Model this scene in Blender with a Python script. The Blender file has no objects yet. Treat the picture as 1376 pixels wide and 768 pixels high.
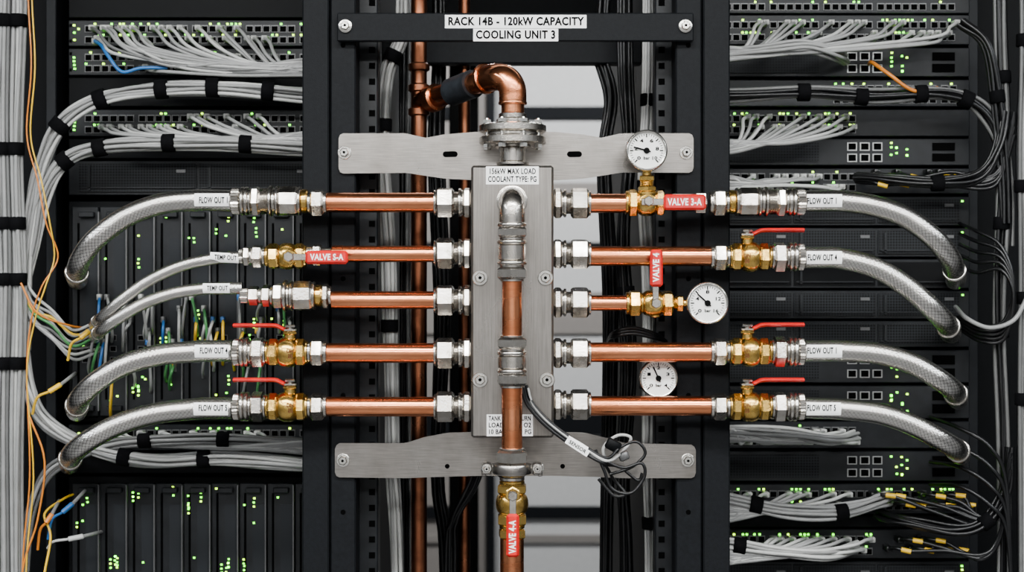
import bpy, math, random
from mathutils import Vector, Matrix
random.seed(11)
D=2.0; Z0=1.3
def S(y=0.0): return (D+y)/D/1000.0
def W(px,py,y=0.0):
    s=S(y); return Vector(((px-688)*s, y, Z0+(384-py)*s))
SC=bpy.context.scene
COL=SC.collection

# ---------------------------------------------------------------- materials
def nt(name):
    m=bpy.data.materials.new(name); m.use_nodes=True
    n=m.node_tree.nodes; l=m.node_tree.links
    return m,n,l,n['Principled BSDF']
def mat(name,col,rough=.5,metal=0.0,var=0.0,vscale=60,stretch=(1,1,1),rvar=0.0,bump=0.0,bscale=300,emis=0,coat=0,dirt=None,spec=.5,streak=None):
    m,n,l,p=nt(name)
    c=(*col,1)
    p.inputs['Base Color'].default_value=c
    p.inputs['Roughness'].default_value=rough
    p.inputs['Metallic'].default_value=metal
    p.inputs['Specular IOR Level'].default_value=spec
    if coat: p.inputs['Coat Weight'].default_value=coat
    if emis:
        p.inputs['Emission Color'].default_value=c; p.inputs['Emission Strength'].default_value=emis
    tc=n.new('ShaderNodeTexCoord'); mp=n.new('ShaderNodeMapping'); l.new(tc.outputs['Object'],mp.inputs[0])
    mp.inputs['Scale'].default_value=stretch
    nz=n.new('ShaderNodeTexNoise'); nz.inputs['Scale'].default_value=vscale; nz.inputs['Detail'].default_value=5
    l.new(mp.outputs[0],nz.inputs['Vector'])
    if var or dirt:
        mx=n.new('ShaderNodeMix'); mx.data_type='RGBA'
        rp=n.new('ShaderNodeMapRange'); rp.inputs[1].default_value=.35; rp.inputs[2].default_value=.65
        l.new(nz.outputs['Fac'],rp.inputs[0]); l.new(rp.outputs[0],mx.inputs[0])
        d=dirt if dirt else tuple(max(0,x*(1-var)) for x in col)
        mx.inputs[6].default_value=(*d,1)
        mx.inputs[7].default_value=(*[min(1,x*(1+var)) for x in col],1)
        l.new(mx.outputs[2],p.inputs['Base Color'])
        if streak:
            m2=n.new('ShaderNodeMapping'); m2.inputs['Scale'].default_value=streak; l.new(tc.outputs['Object'],m2.inputs[0])
            n3=n.new('ShaderNodeTexNoise'); n3.inputs['Scale'].default_value=1; n3.inputs['Detail'].default_value=3; l.new(m2.outputs[0],n3.inputs['Vector'])
            r3=n.new('ShaderNodeMapRange'); r3.inputs[1].default_value=.3; r3.inputs[2].default_value=.7; r3.inputs[3].default_value=.80; r3.inputs[4].default_value=1.12
            l.new(n3.outputs['Fac'],r3.inputs[0])
            vm=n.new('ShaderNodeVectorMath'); vm.operation='SCALE'; l.new(mx.outputs[2],vm.inputs[0]); l.new(r3.outputs[0],vm.inputs['Scale'])
            l.new(vm.outputs[0],p.inputs['Base Color'])
    if rvar:
        rr=n.new('ShaderNodeMapRange'); rr.inputs[1].default_value=.3; rr.inputs[2].default_value=.7
        rr.inputs[3].default_value=rough+rvar; rr.inputs[4].default_value=max(.05,rough-rvar)
        l.new(nz.outputs['Fac'],rr.inputs[0]); l.new(rr.outputs[0],p.inputs['Roughness'])
    if bump:
        n2=n.new('ShaderNodeTexNoise'); n2.inputs['Scale'].default_value=bscale; l.new(mp.outputs[0],n2.inputs['Vector'])
        bp=n.new('ShaderNodeBump'); bp.inputs['Strength'].default_value=bump; bp.inputs['Distance'].default_value=.001
        l.new(n2.outputs['Fac'],bp.inputs['Height']); l.new(bp.outputs[0],p.inputs['Normal'])
    return m
COPPER=mat('copper',(.82,.315,.15),.25,1,vscale=24,stretch=(.5,1.6,1.6),rvar=.09,bump=.08,bscale=160,dirt=(.46,.145,.06))
COPPERD=mat('shaded_copper',(.30,.11,.055),.35,1,vscale=25,rvar=.1,dirt=(.10,.035,.018))  # copper with the risers' shadow darkened into its colour; also tints cast markings
NICKEL=mat('nickel_fitting',(.60,.565,.52),.24,1,vscale=70,rvar=.06,bump=.12,bscale=350,dirt=(.38,.35,.31))
STEEL=mat('brushed_steel',(.37,.345,.32),.33,1,vscale=9,stretch=(1,1,.6),rvar=.12,bump=.10,bscale=240,dirt=(.19,.172,.155),streak=(30,30,700))
STEELV=mat('brushed_steel_plate',(.35,.325,.30),.33,1,vscale=9,stretch=(1,1,.6),rvar=.12,bump=.10,bscale=240,dirt=(.16,.145,.13),streak=(700,30,20))
ZINC=mat('bolt_steel',(.58,.56,.52),.26,1,var=.1,vscale=200)
BRASS=mat('brass',(.76,.49,.135),.25,1,vscale=60,rvar=.07,bump=.15,bscale=260,dirt=(.46,.28,.065))
RED=mat('red_vinyl',(.48,.003,.004),.36,0,var=.15,vscale=90,bump=.1)
WHITE=mat('label_white',(.92,.91,.89),.5,0,var=.03,vscale=150)
BLACK=mat('black_powder_coat',(.0045,.0051,.0061),.55,0,var=.2,vscale=200,bump=.2,bscale=900,spec=.10)
INK=mat('black_ink',(.0015,.0015,.0015),.6,spec=.05)
WINK=mat('white_ink',(.90,.88,.85),.6)
DARK=mat('dark_plastic',(.0016,.0018,.0021),.5,0,var=.2,vscale=90,spec=.08)
DARK2=mat('server_bezel',(.0060,.0067,.0078),.42,0,var=.25,vscale=60,spec=.25)
SLOT=mat('slot_black',(.0005,.0005,.0005),.8,spec=.03)
PORTM=mat('port_metal',(.10,.10,.10),.4,.5,var=.1)
PORTL=mat('port_metal_bright',(.34,.34,.33),.35,.8,var=.1)
GREY=mat('grey_cable',(.21,.21,.205),.38,0,var=.08,vscale=40)
GREY2=mat('light_grey_cable',(.37,.37,.355),.38,0,var=.08,vscale=40)
GREY3=mat('dark_grey_cable',(.085,.085,.083),.40,0,var=.08,vscale=40)
BCAB=mat('black_cable',(.0028,.0028,.0032),.34,0,var=.2,spec=.35)
ORANGE=mat('orange_fiber',(.50,.15,.010),.4,0,var=.1)
YELLOW=mat('yellow_cable',(.62,.37,.010),.4,0,var=.1)
BLUE=mat('blue_cable',(.012,.10,.30),.4,0,var=.1)
GREENC=mat('green_cable',(.05,.20,.06),.4,0,var=.1)
PLUG=mat('rj45_plug',(.34,.34,.32),.25,0,var=.1)
VELCRO=mat('velcro_strap',(.0018,.0018,.0022),.85,0,var=.3,bump=.4,spec=.06)
LED=mat('green_led',(.14,1,.015),.4,emis=6)
LED2=mat('yellow_led',(.50,1,.02),.4,emis=6)
INSUL=mat('black_insulation',(.012,.014,.017),.55,0,var=.3,vscale=80,bump=.4,spec=.2)
FACE=mat('gauge_face',(.86,.85,.81),.35,0,var=.02,coat=.4)
WALL=mat('wall_paint',(.16,.16,.16),.7,0,var=.04,vscale=3,bump=.1)
WALLB=mat('rear_wall_paint',(.50,.50,.49),.7,0,var=.04,vscale=3,bump=.1)
WALLD=mat('aisle_wall_paint',(.30,.297,.295),.7,0,var=.04,vscale=3,bump=.1)
CEIL=mat('ceiling_tile',(.16,.16,.16),.8,0,var=.04,vscale=40)
CAB=mat('grey_cabinet',(.45,.45,.44),.5,0,var=.03)
CAB2=mat('warm_grey_cabinet',(.18,.165,.15),.5,0,var=.03)
LAMP=mat('lamp_diffuser',(1,.97,.92),.5,emis=3)

def braid_mat():
    m,n,l,p=nt('steel_braid')
    p.inputs['Metallic'].default_value=1; p.inputs['Roughness'].default_value=.24
    uv=n.new('ShaderNodeUVMap'); sx=n.new('ShaderNodeSeparateXYZ'); l.new(uv.outputs[0],sx.inputs[0])
    def M(op,a,b=None):
        q=n.new('ShaderNodeMath'); q.operation=op
        for i,x in enumerate((a,b)):
            if x is None: continue
            if isinstance(x,(int,float)): q.inputs[i].default_value=x
            else: l.new(x,q.inputs[i])
        return q.outputs[0]
    T=2*math.pi
    u=M('MULTIPLY',sx.outputs[0],T*16); v=M('MULTIPLY',sx.outputs[1],T/0.0058)
    a=M('SINE',M('ADD',u,v)); b=M('SINE',M('SUBTRACT',u,v))
    sel=M('GREATER_THAN',M('MULTIPLY',M('SINE',u),M('SINE',v)),0)
    h1=M('ABSOLUTE',a); h2=M('ABSOLUTE',b)
    mx=n.new('ShaderNodeMix'); mx.data_type='FLOAT'; l.new(sel,mx.inputs[0]); l.new(h1,mx.inputs[2]); l.new(h2,mx.inputs[3])
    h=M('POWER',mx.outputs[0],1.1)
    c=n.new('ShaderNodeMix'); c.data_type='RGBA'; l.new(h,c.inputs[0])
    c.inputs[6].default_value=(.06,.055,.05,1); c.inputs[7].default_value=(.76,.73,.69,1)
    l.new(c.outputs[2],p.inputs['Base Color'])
    bp=n.new('ShaderNodeBump'); bp.inputs['Strength'].default_value=.22; bp.inputs['Distance'].default_value=.0007
    l.new(h,bp.inputs['Height']); l.new(bp.outputs[0],p.inputs['Normal'])
    return m
BRAID=braid_mat()
def mesh_mat():
    m,n,l,p=nt('perforated_bezel')
    p.inputs['Roughness'].default_value=.5; p.inputs['Specular IOR Level'].default_value=.15
    tc=n.new('ShaderNodeTexCoord'); vo=n.new('ShaderNodeTexVoronoi'); vo.inputs['Scale'].default_value=240; vo.inputs['Randomness'].default_value=0
    l.new(tc.outputs['Object'],vo.inputs['Vector'])
    r=n.new('ShaderNodeValToRGB'); r.color_ramp.elements[0].position=.35; r.color_ramp.elements[1].position=.45
    r.color_ramp.elements[0].color=(.0006,.0006,.0006,1); r.color_ramp.elements[1].color=(.013,.0145,.0165,1)
    l.new(vo.outputs['Distance'],r.inputs[0]); l.new(r.outputs[0],p.inputs['Base Color'])
    return m
PERF=mesh_mat()
def tilefloor():
    m,n,l,p=nt('raised_floor')
    p.inputs['Roughness'].default_value=.4
    tc=n.new('ShaderNodeTexCoord'); br=n.new('ShaderNodeTexBrick'); br.offset=0
    br.inputs['Scale'].default_value=1; br.inputs['Brick Width'].default_value=.6; br.inputs['Row Height'].default_value=.6; br.inputs['Mortar Size'].default_value=.004
    br.inputs['Color1'].default_value=(.09,.09,.09,1); br.inputs['Color2'].default_value=(.08,.08,.082,1); br.inputs['Mortar'].default_value=(.03,.03,.03,1)
    l.new(tc.outputs['Object'],br.inputs['Vector']); l.new(br.outputs[0],p.inputs['Base Color'])
    return m
TILE=tilefloor()

# ---------------------------------------------------------------- builder
def frame(ax):
    ax=ax.normalized()
    ref=Vector((0,0,1)) if abs(ax.z)<.9 else Vector((0,-1,0))
    u=ref-ax*ref.dot(ax); u.normalize(); v=ax.cross(u)
    return ax,u,v
def catmull(pts,k=6):
    pts=[Vector(p) for p in pts]
    if len(pts)<3: 
        return [pts[0].lerp(pts[-1],i/k) for i in range(k+1)]
    P=[pts[0]*2-pts[1]]+pts+[pts[-1]*2-pts[-2]]
    out=[]
    for i in range(1,len(P)-2):
        a,b,c,d=P[i-1],P[i],P[i+1],P[i+2]
        for j in range(k):
            t=j/k
            out.append(.5*((2*b)+(c-a)*t+(2*a-5*b+4*c-d)*t*t+(-a+3*b-3*c+d)*t**3))
    out.append(P[-2].copy()); return out
def frames(P):
    T=[]
    for i in range(len(P)):
        t=(P[min(i+1,len(P)-1)]-P[max(i-1,0)])
        T.append(t.normalized() if t.length>1e-9 else Vector((1,0,0)))
    _,u,_=frame(T[0]); out=[]
    for t in T:
        u=u-t*u.dot(t); u.normalize(); out.append((t,u.copy(),t.cross(u)))
    return out
class B:
    def __init__(s): s.v=[];s.f=[];s.mi=[];s.uv=[];s.mats=[]
    def m(s,mat):
        if mat not in s.mats: s.mats.append(mat)
        return s.mats.index(mat)
    def face(s,idx,mi,uv=None): s.f.append(idx); s.mi.append(mi); s.uv.append(uv)
    def box(s,c,size,mat,bev=0.0,rot=None):
        c=Vector(c); hx,hy,hz=[x/2 for x in size]; mi=s.m(mat); base=len(s.v)
        R=rot.to_3x3() if rot else None
        bev=min(bev,.45*min(size))
        sg=[(i,j,k) for i in(-1,1) for j in(-1,1) for k in(-1,1)]
        if bev<=0:
            vs=[Vector((a*hx,b*hy,d*hz)) for a,b,d in sg]; ix={g:i for i,g in enumerate(sg)}
            fs=[]
            for ax in range(3):
                o=[q for q in range(3) if q!=ax]
                for w in(-1,1):
                    q=[]
                    for e,f in((-1,-1),(1,-1),(1,1),(-1,1)):
                        g=[0,0,0]; g[ax]=w; g[o[0]]=e; g[o[1]]=f; q.append(ix[tuple(g)])
                    fs.append(q)
        else:
            vs=[];ix={}
            for g in sg:
                for ax in range(3):
                    h=[hx-bev,hy-bev,hz-bev]; h[ax]+=bev
                    ix[(g,ax)]=len(vs); vs.append(Vector((g[0]*h[0],g[1]*h[1],g[2]*h[2])))
            fs=[]
            for ax in range(3):
                o=[q for q in range(3) if q!=ax]
                for w in(-1,1):
                    q=[]
                    for e,f in((-1,-1),(1,-1),(1,1),(-1,1)):
                        g=[0,0,0]; g[ax]=w; g[o[0]]=e; g[o[1]]=f; q.append(ix[(tuple(g),ax)])
                    fs.append(q)
                for e in(-1,1):
                    for f in(-1,1):
                        g1=[0,0,0];g1[ax]=-1;g1[o[0]]=e;g1[o[1]]=f
                        g2=list(g1); g2[ax]=1; g1=tuple(g1);g2=tuple(g2)
                        fs.append([ix[(g1,o[0])],ix[(g2,o[0])],ix[(g2,o[1])],ix[(g1,o[1])]])
            for g in sg: fs.append([ix[(g,0)],ix[(g,1)],ix[(g,2)]])
        for q in fs:
            a,b2,c2=vs[q[0]],vs[q[1]],vs[q[2]]; nrm=(b2-a).cross(c2-a); ctr=sum((vs[i] for i in q),Vector())/len(q)
            if nrm.dot(ctr)<0: q.reverse()
            s.face([base+i for i in q],mi)
        for p in vs: s.v.append(c+(R@p if R else p))
    def lathe(s,o,ax,prof,mat,n=32,phase=0.0,knurl=0.0,caps=True):
        ax,u,v=frame(Vector(ax)); o=Vector(o); mi=s.m(mat); base=len(s.v)
        for t,r in prof:
            for i in range(n):
                a=phase+2*math.pi*i/n; rr=r*(1-knurl*(i%2))
                s.v.append(o+ax*t+(u*math.cos(a)+v*math.sin(a))*rr)
        for j in range(len(prof)-1):
            for i in range(n):
                k=(i+1)%n
                s.face([base+j*n+i,base+j*n+k,base+(j+1)*n+k,base+(j+1)*n+i],mi)
        if caps:
            s.face([base+i for i in range(n)][::-1],mi)
            s.face([base+(len(prof)-1)*n+i for i in range(n)],mi)
    def tube(s,pts,r,mat,n=8,k=6,smooth=True,rf=None):
        P=catmull(pts,k) if smooth else [Vector(p) for p in pts]
        F=frames(P); mi=s.m(mat); base=len(s.v); d=[0]
        for i in range(1,len(P)): d.append(d[-1]+(P[i]-P[i-1]).length)
        for q,(p,(t,u,v)) in enumerate(zip(P,F)):
            rr=r*(rf(q/(len(P)-1)) if rf else 1)
            for i in range(n):
                a=2*math.pi*i/n; s.v.append(p+(u*math.cos(a)+v*math.sin(a))*rr)
        for j in range(len(P)-1):
            for i in range(n):
                k2=(i+1)%n
                s.face([base+j*n+i,base+j*n+k2,base+(j+1)*n+k2,base+(j+1)*n+i],mi,
                   [(i/n,d[j]),((i+1)/n,d[j]),((i+1)/n,d[j+1]),(i/n,d[j+1])])
        s.face([base+i for i in range(n)][::-1],mi); e=base+(len(P)-1)*n
        s.face([e+i for i in range(n)],mi)
        return P
    def build(s,name,angle=35):
        me=bpy.data.meshes.new(name)
        lo=Vector([min(p[i] for p in s.v) for i in range(3)]); hi=Vector([max(p[i] for p in s.v) for i in range(3)])
        c=(lo+hi)/2
        me.from_pydata([p-c for p in s.v],[],s.f)
        for mt in s.mats: me.materials.append(mt)
        me.polygons.foreach_set('material_index',s.mi)
        me.polygons.foreach_set('use_smooth',[True]*len(s.f))
        uvl=me.uv_layers.new(name='UVMap'); fl=[]
        for f,uv in zip(s.f,s.uv):
            if uv:
                for q in uv: fl.extend(q)
            else: fl.extend([0.0,0.0]*len(f))
        uvl.data.foreach_set('uv',fl)
        me.update(); me.set_sharp_from_angle(angle=math.radians(angle))
        ob=bpy.data.objects.new(name,me); ob.location=c; COL.objects.link(ob); return ob

TX=[]
def text(st,c,w,h,mt,parent,name='label_text',rz=0.0,bold=.03):
    cu=bpy.data.curves.new(name,'FONT'); cu.body=st; cu.align_x='CENTER'; cu.align_y='CENTER'; cu.size=1
    cu.offset=bold; cu.space_line=.95; cu.resolution_u=3; cu.space_character=1.08
    cu.materials.append(mt)
    ob=bpy.data.objects.new(name,cu); COL.objects.link(ob)
    ob.parent=parent; ob.location=Vector(c)-parent.location
    ob.rotation_euler=(math.pi/2,rz,0)
    TX.append((ob,w,h)); return ob
DIR={'L':Vector((-1,0,0)),'R':Vector((1,0,0)),'D':Vector((0,0,-1)),'U':Vector((0,0,1)),'F':Vector((0,-1,0)),'B':Vector((0,1,0))}
def seg(b,o,ax,L,r,kind,mt):
    c=min(L*.18,r*.10)
    pr=[(0,r*.9),(c,r),(L-c,r),(L,r*.9)]
    ph=random.uniform(-6,6)
    if abs(ax.x)>.5: ph=-ax.x*(16+random.uniform(-7,7))
    if kind=='h': b.lathe(o,ax,[(0,r*.86),(c*1.3,r),(L-c*1.3,r),(L,r*.86)],mt,6,phase=math.radians(ph))
    elif kind=='o': b.lathe(o,ax,[(0,r*.9),(c*1.3,r),(L-c*1.3,r),(L,r*.9)],mt,8,phase=math.radians(22.5+ph*.5))
    elif kind=='k': b.lathe(o,ax,pr,mt,48,knurl=.07)
    elif kind=='t':
        pr=[];m=max(3,int(L/.0022))
        for i in range(m): pr+= [(L*i/m,r*.93),(L*(i+.5)/m,r)]
        pr.append((L,r*.93)); b.lathe(o,ax,pr,mt,32)
    elif kind=='s':
        pr=[]
        for i in range(13):
            a=math.pi*i/12; pr.append((L/2-L/2*math.cos(a), r*.72+r*.28*math.sin(a)))
        b.lathe(o,ax,pr,mt,32)
    elif kind=='r':
        pr=[]
        for i in range(9):
            a=math.pi*i/8; pr.append((L/2-L/2*math.cos(a), r-L*.4+L*.4*math.sin(a)))
        b.lathe(o,ax,pr,mt,32)
    elif kind=='p': b.lathe(o,ax,[(0,r),(L,r)],mt,32)
    else: b.lathe(o,ax,pr,mt,32)
def run(b,px,py,y,d,segs):
    s=S(y); o=W(px,py,y); ax=DIR[d]
    for L,r,k,mt in segs:
        seg(b,o,ax,L*s,r*s,k,mt); o=o+ax*L*s
    return o
def comp(name,px,py,y,d,segs):
    b=B(); run(b,px,py,y,d,segs); return b.build(name)
def bolt(b,px,py,y,r=9):
    s=S(y); o=W(px,py,y)
    b.lathe(o,(0,-1,0),[(0,r*s),(.0016,r*s),(.002,r*.93*s)],ZINC,28)
    b.lathe(o+Vector((0,-.002,0)),(0,-1,0),[(0,r*.70*s),(.0045,r*.70*s),(.0056,r*.58*s)],ZINC,6,phase=.3)
    b.lathe(o+Vector((0,-.0076,0)),(0,-1,0),[(0,r*.22*s),(.0003,r*.22*s)],SLOT,6)

# ---------------------------------------------------------------- mounting hardware
def bracket(st,top):
    b=B(); mi=b.m(STEEL); th=.003
    for x,t,bo,y in st:
        b.v+= [W(x,t,y),W(x,bo,y),W(x,t,y)+Vector((0,th,0)),W(x,bo,y)+Vector((0,th,0))]
    for i in range(len(st)-1):
        a=4*i;c=a+4
        b.face([a,a+1,c+1,c],mi); b.face([a+2,c+2,c+3,a+3],mi)
        b.face([a,c,c+2,a+2],mi); b.face([a+1,a+3,c+3,c+1],mi)
    b.face([0,2,3,1],mi); e=4*(len(st)-1); b.face([e,e+1,e+3,e+2],mi)
    for x,y,yy in top['bolts']: bolt(b,x,y,yy,9)
    for x,y,yy in top['slots']:
        s=S(yy); o=W(x,y,yy-.0004)
        mi2=b.m(SLOT); bb=len(b.v); N=24
        for i in range(N):
            a=2*math.pi*i/N; dx=(6 if math.cos(a)>=0 else -6)
            b.v.append(o+Vector(((dx+4*math.cos(a))*s,0,4*math.sin(a)*s)))
        b.face(list(range(bb,bb+N)),mi2)
    for x,y,yy in top.get('holes',[]):
        s=S(yy); b.lathe(W(x,y,yy),(0,-1,0),[(0,3.2*s),(.0004,3.2*s)],SLOT,16)
    return b.build('mounting_bracket',8)
yo,yi=.037,.033; ym=.035
bracket([(455,186,226,yo),(457,181,231,yo),(461,179,233,yo),(544,179,232,yo),(549,180,232.5,yo-.0003),(572,185,236,ym),(597,180.5,239.6,yi+.0003),(603,180,240,yi),(640,177,242,yi),(744,177,242,yi),(779,180,240,yi),(784,180.5,239.6,yi+.0003),(808,185,236,ym),(830,180,232.5,yo-.0003),(838,179,231.5,yo),(926,179,232,yo),(930,181,230,yo),(932,186,225,yo)],
  dict(bolts=[(463,205,yo),(922,205,yo)],slots=[(605,207,yi),(772,207,yi)]))
bracket([(450,603,634,yo),(452,598,639,yo),(456,595,641,yo),(542,595,642,yo),(548,594,642,yo-.0003),(570,587,641,ym),(600,581.4,640,yi+.0003),(604,581,640,yi),(640,580,639,yi),(744,580,639,yi),(782,581,640,yi),(787,581.4,640,yi+.0003),(815,588,641,ym),(836,594,642,yo-.0003),(842,595,642,yo),(929,597,642,yo),(933,600,640,yo),(935,604,635,yo)],
  dict(bolts=[(461,618,yo),(924,618,yo),(655,629,.031),(722,629,.031)],slots=[],holes=[(756,626,yi),(601,626,yi)]))

# sign
b=B(); b.box(W(692.5,37,.033),(478*S(.033),.010,38*S(.033)),BLACK,.0015)
bolt(b,464,35,.027,9); bolt(b,921,35,.027,9)
b.box(W(693,29,.0275),(190*S(.0275),.001,18*S()),WHITE); b.box(W(693,47,.0275),(114*S(.0275),.001,17*S()),WHITE)
sg=b.build('rack_sign')
text('RACK 14B - 120kW CAPACITY',W(693,29,.0265),.185,.0118,INK,sg,bold=.036); text('COOLING UNIT 3',W(693,47,.0265),.108,.0118,INK,sg,bold=.036)

# manifold body
b=B()
yf=-.030
x0,x1=W(633,0,yf).x,W(744,0,yf).x; zt,zb=W(0,222,yf).z,W(0,588,yf).z
b.box(((x0+x1)/2,.0,(zt+zb)/2),(x1-x0,.060,zt-zb),STEELV,.003)
for x,y in((645,373),(733,373),(645,510),(735,510)):
    s=S(yf); b.lathe(W(x,y,yf),(0,-1,0),[(0,10.5*s),(.002,10.5*s),(.003,9.6*s)],ZINC,28)
    b.lathe(W(x,y,yf-.003),(0,-1,0),[(0,7.2*s),(.006,7.2*s),(.0075,6*s)],ZINC,6,phase=.2)
    b.lathe(W(x,y,yf-.0105),(0,-1,0),[(0,2.4*s),(.0003,2.4*s)],SLOT,6)
b.box(W(688.5,235.5,yf-.0004),(71*S(yf),.0008,24*S(yf)),WHITE); b.box(W(685,571,yf-.0004),(62*S(yf),.0008,29*S(yf)),WHITE)
mf=b.build('coolant_manifold',30)
text('156kW MAX LOAD',W(688.5,230.3,yf-.0012),.061,.0080,INK,mf); text('COOLANT TYPE: PG',W(688.5,240.8,yf-.0012),.064,.0080,INK,mf)
for i,t in enumerate(('TANK 14B - RETURN','LOAD CELL   O2','10 BAR MAX   PG')): text(t,W(685,562+i*9,yf-.0012),.056,.0066,INK,mf)

# side ports
ROWL=[272,340,403,474,546]; ROWR=[273,341,406,474,543]
NK=NICKEL
def port(px,py,d):
    comp('pipe_fitting',px,py,0,d,[(11,21,'h',NK),(2,17,'c',NK),(4,19,'c',NK),(6,15,'t',NK),(24,21,'h',NK),(3,17,'c',NK)])
for r in ROWL: port(633,r,'L')
for r in ROWR: port(744,r,'R')

def pipe(pxa,pxb,py,r=13.3):
    comp('copper_pipe',min(pxa,pxb),py,0,'R',[(abs(pxb-pxa),r,'p',COPPER)])
pipe(583,440,272); pipe(583,460,341,11); pipe(583,446,403,12); pipe(583,440,474); pipe(583,440,546)
pipe(794,840,273,13); pipe(794,955,344,13.3); pipe(794,842,407,10.5); pipe(794,955,473); pipe(794,955,545)

def nutset(px,py,d): comp('compression_nut',px,py,0,d,[(5,16,'c',NK),(17,18.5,'h',NK),(4,15,'c',NK)])
def union_long(px,py,d,sc=1.0):
    comp('hose_coupling',px,py,0,d,[(9,16,'c',BRASS),(4,19.5*sc,'r',NK),(26,20*sc,'o',NK),(4,20.5*sc,'r',NK),(5,17*sc,'c',NK),(4,21*sc,'r',NK),(12,18*sc,'t',NK),(12,20.5*sc,'h',NK),(3,17*sc,'c',NK),(6,19.5*sc,'r',NK),(5,19.5*sc,'r',NK),(13,18*sc,'k',NK)])
def union_short(px,py,d,sc=1.0):
    comp('hose_coupling',px,py,0,d,[(3,17*sc,'c',NK),(17,20.5*sc,'h',NK),(3,16*sc,'c',NK),(6,20*sc,'r',NK),(6,20*sc,'r',NK),(10,18*sc,'k',NK)])

def valve_body(b,px,py,d,L=56,sc=1.0):
    k=L/56
    run(b,px,py,0,d,[(3*k,16*sc,'c',BRASS),(13*k,19*sc,'o',BRASS),(24*k,20.5*sc,'s',BRASS),(13*k,19*sc,'o',BRASS),(3*k,16*sc,'c',BRASS)])
def lever_valve(px,py,d):
    b=B(); sg_=1 if d=='R' else -1
    valve_body(b,px,py,d,56)
    cx=px+sg_*24
    run(b,cx,py-14,0,'U',[(10,8,'c',BRASS),(4,10,'h',BRASS),(5,4.5,'c',NK),(4,7.5,'h',NK)])
    z=py-30
    pts=[W(cx-sg_*8,z,0),W(cx+sg_*7,z,0),W(cx+sg_*18,z-5,0),W(cx+sg_*32,z-5.5,0)]
    for a,c in zip(pts[:-1],pts[1:]):
        v=c-a; ang=math.atan2(v.z,v.x); b.box((a+c)/2,(v.length+.0015,.013,.0026),NK,.0005,Matrix.Rotation(-ang,4,'Y'))
    g=[W(cx+sg_*q,z-dz,0) for q,dz in((6,.2),(11,2),(19,5.5),(34,6),(60,6),(74,6),(76,6))]
    P=catmull(g,5); mi=b.m(RED); bb=len(b.v); N=14
    for i,p in enumerate(P):
        t=i/(len(P)-1); w=.0085 if .05<t<.97 else .0055; h=.0030 if .05<t<.97 else .0018
        for j in range(N):
            a=2*math.pi*j/N; b.v.append(p+Vector((0,w*math.cos(a),h*math.sin(a))))
    for i in range(len(P)-1):
        for j in range(N):
            q=(j+1)%N; f=[bb+i*N+j,bb+i*N+q,bb+(i+1)*N+q,bb+(i+1)*N+j]
            b.face(f if sg_<0 else f[::-1],mi)
    b.face([bb+j for j in range(N)],mi); e=bb+(len(P)-1)*N; b.face([e+j for j in range(N)],mi)
    ob=b.build('ball_valve')
    text('DN\n25',W(cx,py+2,-.0212),.009,.013,COPPERD,ob,'cast_marking')

nutset(440,272,'L'); union_long(414,270,'L')
nutset(953,272,'R'); union_long(979,271,'R',.98)

def braided(name_pts,r,label,lx,ly,endring=True):
    b=B(); pts=name_pts
    P=b.tube([W(*p) for p in pts],r*S(),BRAID,32,10)
    F=frames(P)
    if endring:
        i=next(k for k in range(len(P)) if P[k].y>.035)
        t=F[i][0]
        b.lathe(P[i]-t*.002,t,[(0,r*1.0*S()),(.0008,r*1.13*S()),(.0035,r*1.16*S()),(.0055,r*1.08*S()),(.006,r*1.0*S())],NICKEL,32)
    if label:
        lw,lh,rr=label[1],label[2],(r+.6)*S()
        mi=b.m(WHITE); bb=len(b.v); N=10; am=min(1.35,math.asin(min(.98,lh/2*S()/rr)))
        a,bx=W(lx-lw/2,ly,0),W(lx+lw/2,ly,0)
        sl=label[3] if len(label)>3 else 0
        for e,q in((a,-1),(bx,1)):
            for i in range(N+1):
                an=-am+2*am*i/N; b.v.append(e+Vector((0,-rr*math.cos(an),rr*math.sin(an)-q*sl*S())))
        for i in range(N): b.face([bb+i,bb+N+1+i,bb+N+2+i,bb+i+1],mi)
    ob=b.build('braided_hose',60)
    if label: text(label[0],W(lx,ly,-(r+1.2)*S()),(label[1]-8)*S(),label[2]*.50*S(),INK,ob,rz=math.atan2(2*(label[3] if len(label)>3 else 0),label[1]))
    return ob
R=14.5
braided([(312,270),(287,269),(262,269),(215,274),(168,292),(128,322),(108,350,.012),(103,368,.045),(104,374,.10),(104,376,.20)],R,('FLOW OUT 1',46,17),287,269)
braided([(312,471),(287,471),(262,472),(212,477),(165,491),(128,514),(108,534,.012),(103,546,.045),(103,551,.10),(103,553,.20)],R,('FLOW OUT 4',45,17),287,471)
braided([(312,548),(287,548),(262,549),(205,556),(155,572),(118,592),(99,607,.012),(94,617,.045),(93,622,.10),(93,624,.20)],R,('FLOW OUT 5',46,17),286,548)
braided([(322,345),(303,346),(283,348),(243,357),(200,377),(165,402),(138,425,.01),(130,432,.045),(127,436,.10),(126,438,.2)],7.8,('TEMP OUT',38,13,1),303,346)
braided([(326,387),(292,387),(270,388),(232,394),(192,408),(158,428),(137,443,.01),(131,448,.045),(128,452,.1),(127,454,.2)],8.3,('TEMP OUT',36,13),292,387)
braided([(1078,270),(1103,270),(1128,270),(1172,276),(1215,291),(1253,318),(1276,346,.012),(1283,366,.045),(1284,374,.1),(1284,376,.2)],R,('FLOW OUT 1',47,17),1105,270)
braided([(1078,346),(1103,346),(1128,347),(1175,359),(1217,384),(1250,412),(1268,430,.012),(1275,440,.045),(1277,446,.1),(1278,448,.2)],R,('FLOW OUT 4',47,17),1105,346)
braided([(1078,471),(1103,471),(1128,471),(1180,475),(1225,488),(1260,508),(1279,522,.012),(1285,530,.045),(1287,535,.1),(1287,537,.2)],R,('FLOW OUT 1',47,17),1105,471)
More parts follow.
